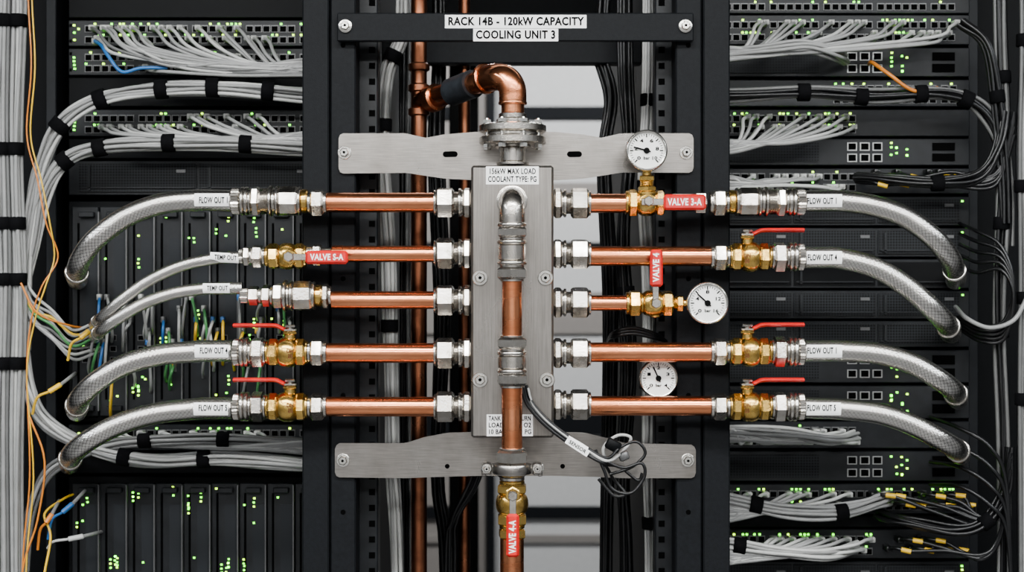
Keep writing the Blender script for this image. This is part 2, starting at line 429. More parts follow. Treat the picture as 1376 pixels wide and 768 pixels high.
braided([(1078,547),(1103,548),(1128,549),(1180,555),(1225,570),(1260,588),(1281,600,.012),(1288,606,.045),(1290,610,.1),(1290,612,.2)],R,('FLOW OUT 5',46,17),1104,548)

# left row 2
b=B(); run(b,412,344,0,'L',[(3,15,'c',BRASS),(12,17.5,'o',BRASS),(22,18,'s',BRASS),(14,17.5,'o',BRASS),(4,14,'c',BRASS)])
run(b,391,345,-.015,'F',[(8,9,'c',BRASS),(5,11,'h',BRASS),(8,5,'c',NK),(4,7,'h',NK)])
run(b,412,342,0,'R',[(8,13,'c',NK),(12,15,'h',NK),(14,10,'c',NK),(16,12.5,'c',COPPER)])
b.box(W(401,345,-.033),(34*S(-.033),.0025,9*S(-.033)),NK,.0006)
b.box(W(439,345.5,-.034),(57*S(-.034),.0065,18*S(-.034)),RED,.003)
o=b.build('ball_valve'); text('VALVE S-A',W(439,345.5,-.0378),.044,.0085,WINK,o)
comp('hose_coupling',357,344,0,'L',[(4,13,'c',NK),(14,15.5,'h',NK),(3,11,'c',NK),(9,13.5,'h',NK),(6,9.5,'k',NK)])
# left row 3
comp('hose_coupling',446,397,0,'L',[(4,13,'c',NK),(9,17,'h',NK),(9,14.5,'c',BRASS),(4,19,'r',NK),(26,20.5,'o',NK),(4,20,'r',NK),(4,18,'c',NK),(5,21.5,'r',NK),(14,17.5,'h',NK),(3,13,'c',NK),(12,15,'h',NK),(4,11,'c',NK),(14,13,'h',NK),(11,10,'k',NK)])
for py in(473,546):
    nutset(440,py,'L'); lever_valve(414,py,'L'); union_short(358,py,'L')
for py in(345,472,546):
    nutset(954,py,'R'); lever_valve(980,py,'R'); union_short(1036,py,'R')

def gauge(px,py,r,y,ang,nums):
    s=S(y); b=B(); o=W(px,py,y)
    b.lathe(o+Vector((0,.024,0)),(0,-1,0),[(0,r*.82*s),(.002,r*.9*s),(.018,r*.92*s),(.019,r*s),(.024,r*s),(.0255,r*.97*s),(.0262,r*.92*s),(.0255,r*.87*s),(.022,r*.85*s)],ZINC,56)
    b.lathe(o+Vector((0,.002,0)),(0,-1,0),[(0,r*.88*s),(.0004,r*.88*s)],FACE,56)
    yk=.0013
    for i in range(31):
        a=math.radians(225-270*i/30); L=.10 if i%5 else .17
        rr=r*s*(.80-L/2)
        b.box(o+Vector((rr*math.cos(a),yk,rr*math.sin(a))),(r*s*L,.0003,r*s*(.03 if i%5 else .06)),INK,0,Matrix.Rotation(-a,4,'Y'))
    a=math.radians(ang)
    b.box(o+Vector((r*s*.22*math.cos(a),yk-.0015,r*s*.22*math.sin(a))),(r*s*.85,.0006,r*s*.07),INK,0,Matrix.Rotation(-a,4,'Y'))
    b.lathe(o+Vector((0,yk-.0005,0)),(0,-1,0),[(0,r*s*.15),(.0025,r*s*.14)],INK,24)
    ob=b.build('pressure_gauge')
    for i,nn in enumerate(nums):
        a=math.radians(225-270*i/(len(nums)-1)); rr=r*s*.52
        text(nn,o+Vector((rr*math.cos(a),yk-.0004,rr*math.sin(a))),r*s*.11*(1+len(nn)*.6),r*s*.17,INK,ob,'dial_number')
    text('bar',o+Vector((0,yk-.0004,-r*s*.36)),r*s*.3,r*s*.16,INK,ob,'dial_number')
gauge(869,202,28,-.014,165,['0','2','4','6','8','10']); gauge(951,407,28.5,-.012,138,['0','4','8','12','16']); gauge(885,508,26.5,.018,115,['0','1','2','3','4'])

# right row1 tee valve
b=B()
run(b,840,272,0,'R',[(4,16,'c',BRASS),(13,18.5,'h',BRASS),(24,18.5,'s',BRASS),(12,17,'h',BRASS),(10,11,'c',NK),(30,12,'c',NK),(16,15,'h',NK)])
run(b,869,262,0,'U',[(4,15,'c',BRASS),(8,13,'h',BRASS),(6,9.5,'t',BRASS),(8,11,'h',BRASS),(7,6,'c',BRASS)])
run(b,870,271,-.015,'F',[(8,9,'c',BRASS),(4,11,'h',BRASS),(7,5,'c',NK),(4,7,'h',NK)])
b.box(W(882,271,-.033),(40*S(-.033),.0025,9*S(-.033)),NK,.0006)
b.box(W(920,271.5,-.034),(57*S(-.034),.0065,21*S(-.034)),RED,.003)
o=b.build('ball_valve'); text('VALVE 3-A',W(920,271.5,-.0378),.045,.0095,WINK,o)
# right row3
b=B()
run(b,841,407,0,'R',[(4,15,'c',BRASS),(16,18,'h',BRASS),(3,14,'c',BRASS),(26,18,'s',BRASS),(14,17,'h',BRASS),(5,9,'t',BRASS),(9,11,'h',BRASS),(5,5,'c',BRASS)])
run(b,880,407,-.013,'F',[(8,9,'c',BRASS),(4,11,'h',BRASS),(7,5,'c',NK),(4,7,'h',NK)])
run(b,880,422,0,'D',[(4,7,'c',BRASS)])
b.box(W(881,394,-.031),(8*S(),.0025,34*S()),NK,.0006)
b.box(W(882,360,-.033),(17*S(-.033),.0065,50*S(-.033)),RED,.003)
o=b.build('ball_valve'); text('VALVE 4',W(882,359,-.0368),.038,.0085,WINK,o,rz=-math.pi/2)

b=B(); b.tube([W(885,508,.042),W(885,508,.10),W(890,512,.13)],.006,BRASS,12); b.build('gauge_stem')

# ---------------------------------------------------------------- centre column
yc=-.072
b=B()
s=S(yc)
b.lathe(W(688,270,-.03),(0,-1,0),[(0,.0205),(.003,.0205),(.004,.018)],NK,32)
b.tube([W(688,269,-.033),W(688,269,-.052),W(688,271,-.062),W(688,278,-.070),W(688,287,yc),W(688,301,yc)],17.5*s,NK,32,8)
run(b,688,299,yc,'D',[(6,20,'r',NK)])
b.build('pipe_elbow',50)
comp('pipe_union',688,305,yc,'D',[(14,22,'h',NK),(3,17,'c',NK),(6,20.5,'r',NK),(22,19,'c',NK),(6,20.5,'r',NK),(3,17,'c',NK),(16,22,'h',NK),(3,16,'c',NK)])
comp('copper_pipe',688,376,yc,'D',[(76,13.5,'p',COPPER)])
comp('pipe_union',688,450,yc,'D',[(3,16,'c',NK),(15,22,'h',NK),(3,18,'c',NK),(6,20.5,'r',NK),(18,19,'c',NK),(6,20.5,'r',NK),(16,22,'h',NK),(4,16,'c',NK)])
comp('copper_pipe',688,521,yc,'D',[(82,14,'p',COPPER)])
b=B(); run(b,688,601,yc,'D',[(3,17,'c',NK),(19,22.5,'h',NK),(3,18,'c',NK),(14,22,'h',NK),(5,17,'c',NK)])
b.build('pipe_union')
b=B()
b.lathe(W(688,623,yc),(0,0,-1),[(0,26*s),(.002,27*s),(.010,27*s),(.012,26*s)],STEEL,40)
for q in(-1,1):
    b.box(W(688+q*34,629,-.052),(.013,.034,.012),STEEL,.0015)
    b.box(W(688+q*37,629,-.005),(.006,.075,.012),STEEL,.001)
    bolt(b,688+q*34,629,-.069,6.5)
b.build('pipe_clamp')
b=B()
run(b,688,645,yc,'D',[(4,17,'c',BRASS),(14,21.5,'h',BRASS),(26,22,'s',BRASS),(16,21.5,'h',BRASS),(4,17,'c',BRASS),(14,19.5,'h',BRASS)])
run(b,689,663,yc-.016,'F',[(8,9,'c',BRASS),(4,11,'h',BRASS),(7,5,'c',NK),(4,7,'h',NK)])
b.box(W(689,680,yc-.034),(9*s,.0025,40*s),NK,.0006)
b.box(W(689,719,yc-.036),(17*S(yc-.036),.0065,58*S(yc-.036)),RED,.003)
o=b.build('ball_valve'); text('VALVE 4-A',W(689,721,yc-.0398),.042,.009,WINK,o,rz=-math.pi/2)
b=B(); e=W(688,723,yc); b.lathe(e,(0,0,-1),[(0,16*s),(e.z,16*s)],COPPER,32); b.build('copper_pipe')

# top: flange, riser, elbow
b=B()
run(b,689,222,0,'U',[(4,22,'c',NK),(20,17,'c',NK),(3,24,'c',NK),(12,45,'c',NK),(4,38,'c',NK),(12,45,'c',NK),(3,26,'c',NK),(4,22,'c',NK),(8,19,'c',NK)])
for i in range(8):
    a=math.radians(22.5+45*i); o=W(689,200,0)+Vector((.037*math.cos(a),.037*math.sin(a),0))
    b.lathe(o,(0,0,1),[(0,.0055),(.005,.0055)],ZINC,6); b.lathe(o+Vector((0,0,.005)),(0,0,1),[(0,.0028),(.029,.0028)],ZINC,12)
    b.lathe(o+Vector((0,0,.033)),(0,0,1),[(0,.0058),(.0045,.0058)],ZINC,6); b.lathe(o+Vector((0,0,.0375)),(0,0,1),[(0,.003),(.002,.0025)],ZINC,12)
b.build('pipe_flange')
b=B()
b.tube([W(689,154),W(689,140),W(689,126)],.0155,COPPER,32,3)
run(b,689,141,0,'U',[(5,19.5,'r',COPPER)])
el=[W(689,138),W(689,127),W(688,118),W(683,109,.003),(W(675,104,.008)),W(664,103.5,.02),W(652,106,.035)]
b.tube(el,.0185,COPPER,32,6)
arm=[W(656,105,.03),W(630,115,.06),W(605,124,.095),W(585,131,.125),W(566,137,.15)]
b.tube(arm,.0155,COPPER,32,5)
P=catmull(arm,5); t=(P[-1]-P[0]).normalized()
b.lathe(W(652,106,.035)-t*.004,t,[(0,.019),(.001,.021),(.006,.021),(.007,.019)],COPPER,32)
b.tube([W(636,112.5,.052),W(620,118.5,.074),W(607,123.5,.092)],.0195,INSUL,32,4)
b.lathe(W(588,130,.121),t,[(0,.017),(.002,.0195),(.016,.0195),(.018,.017)],COPPER,32)
b.build('copper_elbow_pipe',50)
b=B()
px,y,r=563,.15,.0115
x=W(px,0,y).x
b.lathe((x,y,0),(0,0,1),[(0,r),(2.9,r)],COPPERD,24)
for py in(90,118,150): b.lathe(W(px,py+6,y),(0,0,1),[(0,r*1.1),(.002,r*1.35),(.010,r*1.35),(.012,r*1.1)],COPPERD,24)
b.build('copper_riser_pipe')
b=B(); x=W(624,0,.32).x; b.lathe((x,.32,0),(0,0,1),[(0,.009),(2.9,.009)],COPPERD,20)
b.build('copper_riser_pipe')

# ---------------------------------------------------------------- rack posts & cabinets
def vbar(b,pa,pb,y0,y1,mt,z0=0.0,z1=2.3,bev=.002):
    xa,xb=W(pa,0,y0).x,W(pb,0,y0).x
    b.box(((xa+xb)/2,(y0+y1)/2,(z0+z1)/2),(xb-xa,y1-y0,z1-z0),mt,bev)
b=B(); vbar(b,406,442,.040,.13,BLACK); vbar(b,444,478,.042,.12,BLACK); 
vbar(b,480,508,.095,.13,DARK2)
for i in range(90):
    z=.1+i*.0222
    b.box((W(500,0,.095).x,.0945,z),(.0085,.0012,.0085),SLOT)
for i in range(12): b.lathe((W(461,0,.042).x,.042,.35+i*.16),(0,-1,0),[(0,.0035),(.0004,.0035)],SLOT,12)
b.build('rack_post')
b=B(); vbar(b,908,943,.042,.12,BLACK); vbar(b,945,981,.040,.13,BLACK); vbar(b,880,906,.095,.13,DARK2)
for i in range(90):
    z=.1+i*.0222; b.box((W(889,0,.095).x,.0945,z),(.0085,.0012,.0085),SLOT)
for i in range(12): b.lathe((W(925,0,.042).x,.042,.35+i*.16),(0,-1,0),[(0,.0035),(.0004,.0035)],SLOT,12)
b.build('rack_post')
def cab(sgn):
    b=B(); xi,xo=.212*sgn,1.08*sgn; y0,y1=.135,1.25; zt=2.3
    def bx(xa,xb,ya,yb,za,zb,m=BLACK): b.box(((xa+xb)/2,(ya+yb)/2,(za+zb)/2),(abs(xb-xa),abs(yb-ya),zb-za),m,.001)
    bx(xi,xi+.003*sgn,y0,y1,0,zt,DARK); bx(xo-.003*sgn,xo,y0-.1,y1,0,zt)
    bx(xi,xo,y1,y1+.003,0,zt); bx(xi,xo,y0,y1,zt,zt+.01); bx(xi,xo,y0,y1,0,.03)
    bx(.70*sgn,xo,.30,.303,.03,zt,DARK)
    bx(.685*sgn,.70*sgn,.235,.30,.03,zt,DARK2)
    bx(.30*sgn,.31*sgn,.245,.28,.03,zt,DARK2)
    bx(xi,xo,.55,.553,.03,zt,DARK)
    return b.build('rack_cabinet')
cab(-1); cab(1)
b=B()
b.box((0,.30,W(0,72,.3).z),(.40,.03,.035),BLACK,.002); b.box((0,.9,W(0,30,.9).z),(.42,.05,.14),BLACK,.002)
b.box((-.10,1.1,1.15),(.06,.05,2.3),DARK,.002)
b.box((0,1.22,.55),(.42,.02,.03),BLACK,.002)
b.build('cable_tray')

YF=.22
def panel(b,x0,x1,p0,p1,mt=DARK2,bev=.0012,y=YF,d=.3):
    a=W(x0,p0,y); c=W(x1,p1,y)
    b.box(((a.x+c.x)/2,y+d/2,(a.z+c.z)/2),(c.x-a.x,d,a.z-c.z),mt,bev)
def flat(b,cx,cy,w,h,mt,y=YF,t=.001): b.box(W(cx,cy,y-t/2),(w*S(y),t,h*S(y)),mt)
def led(b,cx,cy,y=YF,t=.0022,w=2.6,h=2.2,m2=None): flat(b,cx+random.uniform(-.6,.6),cy,w,h,m2 or random.choice((LED,LED,LED2)),y,t)
def switch(x0,x1,p0,p1,px0=None,px1=None,rate=.45,rows=2):
    b=B(); panel(b,x0,x1,p0,p1)
    px0=px0 or x0+22; px1=px1 or x1-18
    h=(p1-p0); x=px0; i=0; act=random.random()<.6
    while x<px1-9:
        if random.random()<.35: act=not act
        for r in range(rows):
            cy=p0+h*(.33+.42*r) if rows==2 else p0+h*.55
            flat(b,x+5,cy,10,9.5,PORTM,t=.0012); flat(b,x+5,cy+.4,8,7.2,SLOT,t=.0018)
            rr=rate*(1.3 if act else .2)
            if random.random()<rr: led(b,x+2.3,cy-6.4)
            if random.random()<rr*.6: led(b,x+7.6,cy-6.4)
        i+=1; x+=11.2+(5 if i%6==0 else 0)
    for q in range(5):
        if random.random()<.7: led(b,x0+8+random.choice((0,0,6)),p0+h*(.2+.14*q))
    for q in(.2,.8): flat(b,x0+3,p0+h*q,3,4,SLOT)
    return b.build('network_switch')
def server(x0,x1,p0,p1,n=4,leds=3,mesh=True):
    b=B(); panel(b,x0,x1,p0,p1); h=p1-p0; w=(x1-x0-24)/n
    for i in range(n):
        cx=x0+12+w*(i+.5)
        flat(b,cx,(p0+p1)/2,w-4,h-8,PERF if mesh else DARK,t=.003)
        flat(b,cx,(p0+p1)/2+h*.28,w-10,1.6,DARK2,t=.006)
        flat(b,cx-w*.4,(p0+p1)/2,3,h-12,DARK2,t=.006)
        flat(b,cx+w*.36,p0+h*.3,12,4,PORTM,t=.0045)
    for q in range(leds): led(b,x1-10,p0+6+q*5)
    return b.build('rack_server')
def device(x0,x1,p0,p1):
    b=B(); panel(b,x0,x1,p0,p1); h=p1-p0
    for r in range(2):
        for q in range(3): 
            cx=x0+205+q*17; cy=p0+h*(.3+.42*r)
            flat(b,cx,cy,13,11,PORTL,t=.0012); flat(b,cx,cy,10,8.5,SLOT,t=.0018)
    flat(b,x0+95,(p0+p1)/2,130,h-10,PERF,t=.002)
    for i in range(9):
        led(b,x0+258+random.choice((0,7,14,21)),p0+h*random.uniform(.15,.85))
    for r in range(2): flat(b,x1-35,p0+h*(.3+.4*r),30,h*.28,SLOT,t=.002)
    return b.build('rack_server')
def blades(x0,x1,p0,p1,n):
    b=B(); panel(b,x0,x1,p0,p1,DARK,d=.32); w=(x1-x0-12)/n; h=p1-p0
    for i in range(n):
        cx=x0+6+w*(i+.5)
        a=W(cx-w/2+1.2,p0+8,YF); c=W(cx+w/2-1.2,p1-8,YF)
        b.box(((a.x+c.x)/2,YF-.004,(a.z+c.z)/2),(c.x-a.x,.010,a.z-c.z),DARK2,.001)
        yy=YF-.009
        flat(b,cx+w*.18,p0+h*.48,w*.42,h*.62,PERF,y=yy,t=.0006)
        flat(b,cx-w*.30,p0+h*.50,3,h*.8,SLOT,y=yy,t=.0008)
        b.box(W(cx+w*.44,p0+h*.5,yy-.004),(.0016,.008,h*.9*S(yy)),PORTM)
        b.box(W(cx,p0+18,yy-.005),(w*.6*S(),.010,.008),DARK2,.001); b.box(W(cx,p1-18,yy-.005),(w*.6*S(),.010,.008),DARK2,.001)
        for _ in range(random.randint(6,9)):
            yb=p0+h*random.choice((.08,.12,.16,.27,.5,.54,.62,.66,.8,.84,.88))+random.uniform(-4,4); xb=cx+random.choice((-.34,-.14,.02,.1))*w
            for q in range(random.randint(1,3)): led(b,xb,yb+q*5.5,yy,.0014)
        for q in range(3):
            flat(b,cx-w*.05,p0+h*(.62+.05*q),9,8,PORTM,y=yy,t=.001); flat(b,cx-w*.05,p0+h*(.62+.05*q),7,6,SLOT,y=yy,t=.0014)
    return b.build('blade_server_chassis')
def blank(x0,x1,a,c):
    b=B(); panel(b,x0,x1,a,c,DARK); b.build('blanking_panel')
LX0,LX1=92,440
for a,c in((-130,-92),(-88,-50),(-46,-6)): server(LX0,LX1,a,c,4)
blank(LX0,LX1,-3,24)
switch(LX0,LX1,27,62); switch(LX0,LX1,65,101,rate=.3)
blank(LX0,LX1,104,143)
switch(LX0,LX1,147,183,rate=.55)
blank(LX0,LX1,186,213)
server(LX0,LX1,216,262,2,2)
blades(LX0,LX1,270,566,9)
switch(LX0,LX1,570,605,rate=.25)
blank(LX0,LX1,608,636)
blades(LX0,LX1,640,860,9)
RX0,RX1=940,1303
for a,c in((-130,-92),(-88,-50),(-46,-6)): server(RX0,RX1,a,c,4)
switch(RX0,RX1,-2,18,rows=1,rate=.3); switch(RX0,RX1,20,60,rate=.55)
device(RX0,RX1,64,103)
switch(RX0,RX1,107,143,rate=.5,px0=1120)
switch(RX0,RX1,147,183,rate=.6,px1=1150); device(RX0,RX1,186,222)
switch(RX0,RX1,226,260,px1=1150,rate=.15)
for a,c in((264,303),(306,345),(348,387),(390,428),(431,466)): server(RX0,RX1,a,c,3,1,mesh=(a!=348))
device(RX0,RX1,470,514); device(RX0,RX1,518,562)
switch(RX0,RX1,566,602,px1=1160,rate=.2); device(RX0,RX1,606,646)
switch(RX0,RX1,650,690,rate=.5,px1=1290)
blank(RX0,RX1,693,708)
switch(RX0,RX1,711,750,px1=1180,rate=.4)
server(RX0,RX1,754,800,3); server(RX0,RX1,803,850,3)

# ---------------------------------------------------------------- cables
def bundle(name,pts,n,r,mats,straps=(),flat_=1.0,jit=.25,k=7,nseg=7):
    P=catmull([W(*p) for p in pts],k); F=frames(P); b=B()
    rad=r*math.sqrt(n)*1.08
    offs=[]
    for i in range(n):
        q=math.sqrt((i+.5)/n)*rad*.95; a=i*2.39996
        offs.append((q*math.cos(a),q*math.sin(a),random.uniform(0,6.28),random.uniform(.6,1.5)))
    for (ou,ov,ph,fr) in offs:
        pp=[]
        for j,(p,(t,u,v)) in enumerate(zip(P,F)):
            w=jit*r*2*math.sin(ph+fr*j*.35); w2=jit*r*2*math.cos(ph*1.7+fr*j*.3)
            pp.append(p+u*(ou*flat_+w)+v*(ov+w2))
        b.tube(pp,r,random.choice(mats),nseg,smooth=False)
    for st in straps:
        j=min(len(P)-2,max(1,int(st*(len(P)-1)))); t,u,v=F[j]
        b.lathe(P[j]-t*.009,t,[(0,rad*1.10+r*.5),(.001,rad*1.16+r*.6),(.017,rad*1.16+r*.6),(.018,rad*1.10+r*.5)],VELCRO,20)
    return b.build(name,60)
G=[GREY,GREY,GREY2]; GD=[GREY,GREY3,GREY3]
bundle('cable_bundle',[(450,131,.16),(400,127,.155),(300,118,.15),(205,121,.15),(135,133,.15),(85,163,.15),(58,210,.15),(45,270,.15),(34,360,.15),(30,470,.15)],13,.0028,G,(.08,.17,.24,.33,.46,.58))
bundle('cable_bundle',[(450,203,.16),(400,199,.155),(300,192,.15),(200,193,.15),(125,200,.15),(82,220,.15),(58,262,.15),(42,330,.15),(24,420,.15),(20,520,.15)],11,.0028,G,(.08,.2,.31,.43,.55))
bundle('cable_bundle',[(450,628,.16),(400,623,.155),(300,616,.15),(215,619,.15),(150,610,.15),(95,590,.15),(55,560,.15),(38,520,.15),(30,470,.16)],11,.0028,G,(.1,.3,.48))
bundle('cable_bundle',[(450,600,.16),(400,594,.155),(300,590,.15),(215,590,.15),(150,598,.15),(100,612,.15),(62,640,.15),(38,700,.15),(30,790,.15)],7,.0028,GD,(.25,.42))
for px,n,gm in((4,11,GD),(23,8,G)):
    bundle('cable_bundle',[(px,-260,.13),(px+2,0,.13),(px-2,200,.13),(px+2,400,.13),(px-1,600,.13),(px,1000,.13)],n,.0030,gm,(.24,.42,.5,.58,.70),k=8)
px=1374
bundle('cable_bundle',[(px,-260,.13),(px+2,0,.13),(px-2,200,.13),(px+2,400,.13),(px-1,600,.13),(px,1000,.13)],6,.0028,[GREY3,BCAB,GREY3,GREY],(.25,.45,.6,.75),k=8)
bundle('cable_bundle',[(1345,-260,.15),(1343,0,.15),(1350,200,.15),(1343,400,.15),(1350,600,.15),(1346,1000,.15)],8,.0030,[BCAB,BCAB,BCAB,GREY3],(.3,.5,.65),k=8)
bundle('cable_bundle',[(545,-300,.18),(543,0,.18),(538,50,.18),(520,100,.18),(515,200,.18),(522,330,.18),(524,480,.18),(528,620,.18),(534,768,.18),(536,1200,.18)],8,.0031,G,(.29,.42,.64,.78))
bundle('cable_bundle',[(548,-300,.25),(546,100,.25),(545,400,.25),(548,768,.25),(548,1200,.25)],8,.0031,[BCAB,BCAB,GREY3],())
bundle('cable_bundle',[(872,-300,.18),(873,100,.18),(868,250,.18),(873,400,.18),(871,600,.18),(876,768,.18),(876,1200,.18)],9,.0031,G,(.2,.35,.6,.8))
bundle('cable_bundle',[(842,-300,.22),(840,60,.22),(846,200,.22),(838,330,.22),(845,480,.22),(838,640,.22),(842,768,.22),(842,1200,.22)],9,.0032,[BCAB],(.3,.5))
bundle('cable_bundle',[(815,-300,.3),(812,0,.3),(806,60,.3),(822,130,.3),(812,220,.3),(822,420,.3),(815,768,.3),(815,1200,.3)],7,.0036,[BCAB],())
bundle('cable_bundle',[(585,-300,.35),(590,60,.35),(586,200,.35),(594,420,.35),(588,640,.35),(600,768,.35),(600,1200,.35)],9,.0036,[BCAB],())
bundle('cable_bundle',[(650,560,.30),(640,640,.30),(610,700,.30),(605,768,.3),(600,1200,.3)],4,.0034,[BCAB],())
bundle('cable_bundle',[(930,78,.16),(985,74,.155),(1040,66,.15),(1085,64,.15),(1120,72,.16),(1135,82,.2)],9,.0028,G,())
bundle('cable_bundle',[(930,132,.16),(985,129,.155),(1080,124,.15),(1170,130,.15),(1260,126,.15),(1310,140,.15),(1340,180,.15),(1352,240,.15),(1350,330,.15)],9,.0030,[BCAB,BCAB,GREY3],(.1,.25,.36,.48,.6))
bundle('cable_bundle',[(1290,30,.15),(1325,60,.14),(1340,130,.14),(1348,220,.14),(1352,300,.14)],6,.003,[BCAB],(.5,))
bundle('cable_bundle',[(930,582,.16),(985,578,.155),(1060,582,.15),(1120,590,.15),(1150,585,.2)],8,.0028,G,())
bundle('cable_bundle',[(930,668,.16),(985,672,.155),(1060,686,.15),(1130,688,.15),(1180,672,.17),(1195,668,.2)],10,.0028,G,(.3,.6))
bundle('cable_bundle',[(930,728,.16),(985,732,.155),(1050,742,.15),(1110,745,.15),(1150,735,.2)],9,.0028,G,(.3,))
bundle('cable_bundle',[(1180,690,.2),(1215,700,.16),(1280,712,.14),(1325,700,.14),(1350,660,.14),(1356,600,.14)],7,.003,[BCAB],(.6,))
bundle('cable_bundle',[(1150,238,.19),(1200,240,.155),(1260,246,.14),(1315,236,.14),(1340,200,.14),(1350,150,.14)],7,.003,[BCAB],(.4,))
def patches(name,xs,py,ex,ey,n_m,r=.0026,sag=14,ye=.15):
    b=B(); sg=1 if ex>xs[0] else -1
    for i,px in enumerate(xs):
        row=random.choice((0,1)); y0=py+row*14
        mt=random.choice(n_m)
        p0=W(px,y0,YF)
        b.box(p0+Vector((0,-.011,0)),(.0085,.022,.0075),PLUG,.0008)
        jy=random.uniform(-9,9)
        d=abs(ex-px); dy=ey-y0
        pts=[p0+Vector((0,-.020,0)),W(px+sg*4,y0+3,YF-.048),W(px+sg*min(26,d*.25),y0+dy*.35+sag*.5,YF-.065),W(px+sg*d*.55,y0+dy*.72+sag*random.uniform(.4,1.1),YF-.07),W(ex,ey+jy,ye),W(ex+sg*35,ey+jy*1.1,ye+.01)]
        b.tube(pts,r,mt,7,6)
    return b.build(name,60)
patches('patch_cables',[135+i*12.3+random.uniform(-3,3) for i in range(19)],40,402,88,G,sag=16)
patches('patch_cables',[200+i*14+random.uniform(-3,3) for i in range(12)],78,402,96,GD,sag=6)
patches('patch_cables',[128,143,160],40,300,92,[GREY,GREY2,GREY3])
patches('patch_cables',[132],44,190,92,[BLUE])
patches('patch_cables',[140+i*13+random.uniform(-3,3) for i in range(17)],158,402,188,G,sag=6)
patches('patch_cables',[150+i*14+random.uniform(-3,3) for i in range(15)],580,402,600,G,sag=6)
patches('patch_cables',[1280-i*12+random.uniform(-3,3) for i in range(23)],33,985,72,G,sag=6)
patches('patch_cables',[1145-i*9.5+random.uniform(-3,3) for i in range(16)],158,985,196,G,sag=4)
patches('patch_cables',[1130-i*11+random.uniform(-3,3) for i in range(12)],238,985,246,[GREY2,GREY],sag=2)
patches('patch_cables',[1150-i*11+random.uniform(-3,3) for i in range(14)],578,985,584,G,sag=8)
patches('patch_cables',[1180-i*11+random.uniform(-3,3) for i in range(17)],662,985,690,G,sag=2)
patches('patch_cables',[1170-i*11+random.uniform(-3,3) for i in range(16)],722,985,748,G,sag=4)
def tagged(name,xs,ys,ex,ey,tag=YELLOW):
    b=B()
    for i,(px,py) in enumerate(zip(xs,ys)):
        p0=W(px,py,YF); b.box(p0+Vector((0,-.012,0)),(.009,.024,.008),BCAB,.0008)
        j=random.uniform(-8,8)
        pts=[p0+Vector((0,-.02,0)),W(px+12,py+2,YF-.05),W(px+35,py+6,YF-.06),W((px+ex)/2+15,(py+ey)/2+j,YF-.07),W(ex,ey+j,.14),W(ex+22,ey-20+j,.14),W(ex+38,ey-80+j*2,.13)]
        P=b.tube(pts,.0028,BCAB,7,6); F=frames(P)
        b.lathe(P[9],F[9][0],[(0,.0037),(.014,.0037)],tag,10)
    return b.build(name,60)
tagged('black_patch_cables',[1160+i*14 for i in range(9)],[232+random.choice((0,10)) for i in range(9)],1325,246)
tagged('black_patch_cables',[1170+i*13 for i in range(9)],[662+random.choice((0,12)) for i in range(9)],1320,700)
tagged('black_patch_cables',[1190+i*15 for i in range(6)],[722+random.choice((0,12)) for i in range(6)],1318,745)
b=B(); 
for i in range(44):
    px=118+random.uniform(0,275); py=random.choice((430,445,460,415,490,400))
    mt=random.choice((YELLOW,BLUE,GREENC,GREY2,GREY,GREY2,GREY,GREY)); L=random.uniform(18,60); dx=random.uniform(-10,8)
    b.tube([W(px,py,YF-.022),W(px+dx*.2,py+5,YF-.045),W(px+dx*.6,py+L*.5,YF-.05),W(px+dx,py+L,YF-.035),W(px+dx*.9,py+L+10,YF-.012)],.0022,mt,7,5)
    b.box(W(px,py-1,YF-.024),(.0055,.014,.009),random.choice((PLUG,GREY3,GREY3,YELLOW,BLUE)),.0008)
b.build('patch_cables',60)
b=B()
for i in range(9):
    px=112+random.uniform(0,12); py=430+i*5
    mt=(GREY2,GREY,YELLOW,GREY,GREENC,GREY3,GREY,GREY2,GREY)[i]
    b.tube([W(px+random.uniform(0,25),py,YF-.02),W(px,py+6,YF-.05),W(px-25,py+4+random.uniform(0,12),.15),W(px-50,py-12,.14),W(36,py-50+random.uniform(-14,14),.14),W(26,py-150,.15)],.0022,mt,7,6)
b.build('patch_cables',60)
b=B()
for j in range(2):
    o=j*5
    b.tube([W(34+o,-150,.11),W(38+o,0,.11),(W(42+o,90,.105)),W(36+o,180,.11),W(50+o,240,.11),W(62+o,300,.11),W(78-o,345,.12),W(56+o,385,.11),W(42+o,430,.11),W(36,500+o,.11),W(40+o,640,.11),W(30+o,768,.11),W(30+o,1000,.11)],.0012,(ORANGE,YELLOW)[j],7,7)
b.tube([W(28,380,.11),W(50,420,.11),W(90,436,.13),W(112,440,.17),W(118,442,.21)],.0015,ORANGE,7,6)
b.tube([W(40,560,.11),W(60,620,.11),W(50,700,.11),W(30,768,.11),W(20,900,.11)],.0015,ORANGE,7,6)
b.tube([W(60,768,.11),W(68,720,.12),W(60,690,.13),W(85,670,.18),W(98,664,.21)],.0018,YELLOW,7,6)
b.tube([W(1168,86,.21),W(1172,84,.17),W(1195,100,.14),W(1228,122,.14),W(1260,118,.16)],.0028,ORANGE,8,6)
b.build('fiber_cable',60)
b=B()
for (x,y,dx,dy,m2) in((82,516,-16,10,YELLOW),(120,444,-12,10,YELLOW),(70,690,-8,12,ORANGE),(112,720,-20,4,GREY2),(98,676,-14,12,BLUE)):
    a,c=W(x,y,.12),W(x+dx,y+dy,.115); t=(c-a)
    b.lathe(a,t,[(0,.003),(.001,.0038),(t.length,.0038)],m2,10); b.tube([c,W(x+dx*2,y+dy*1.8,.12),W(x+dx*2.4,y+dy*4,.13)],.002,m2,7)
    b.tube([a,W(x-dx*.8,y-dy,.15),W(x-dx*1.2,y-dy*1.5,.21)],.0026,GREY,7)
b.build('fiber_connectors',60)
b=B()
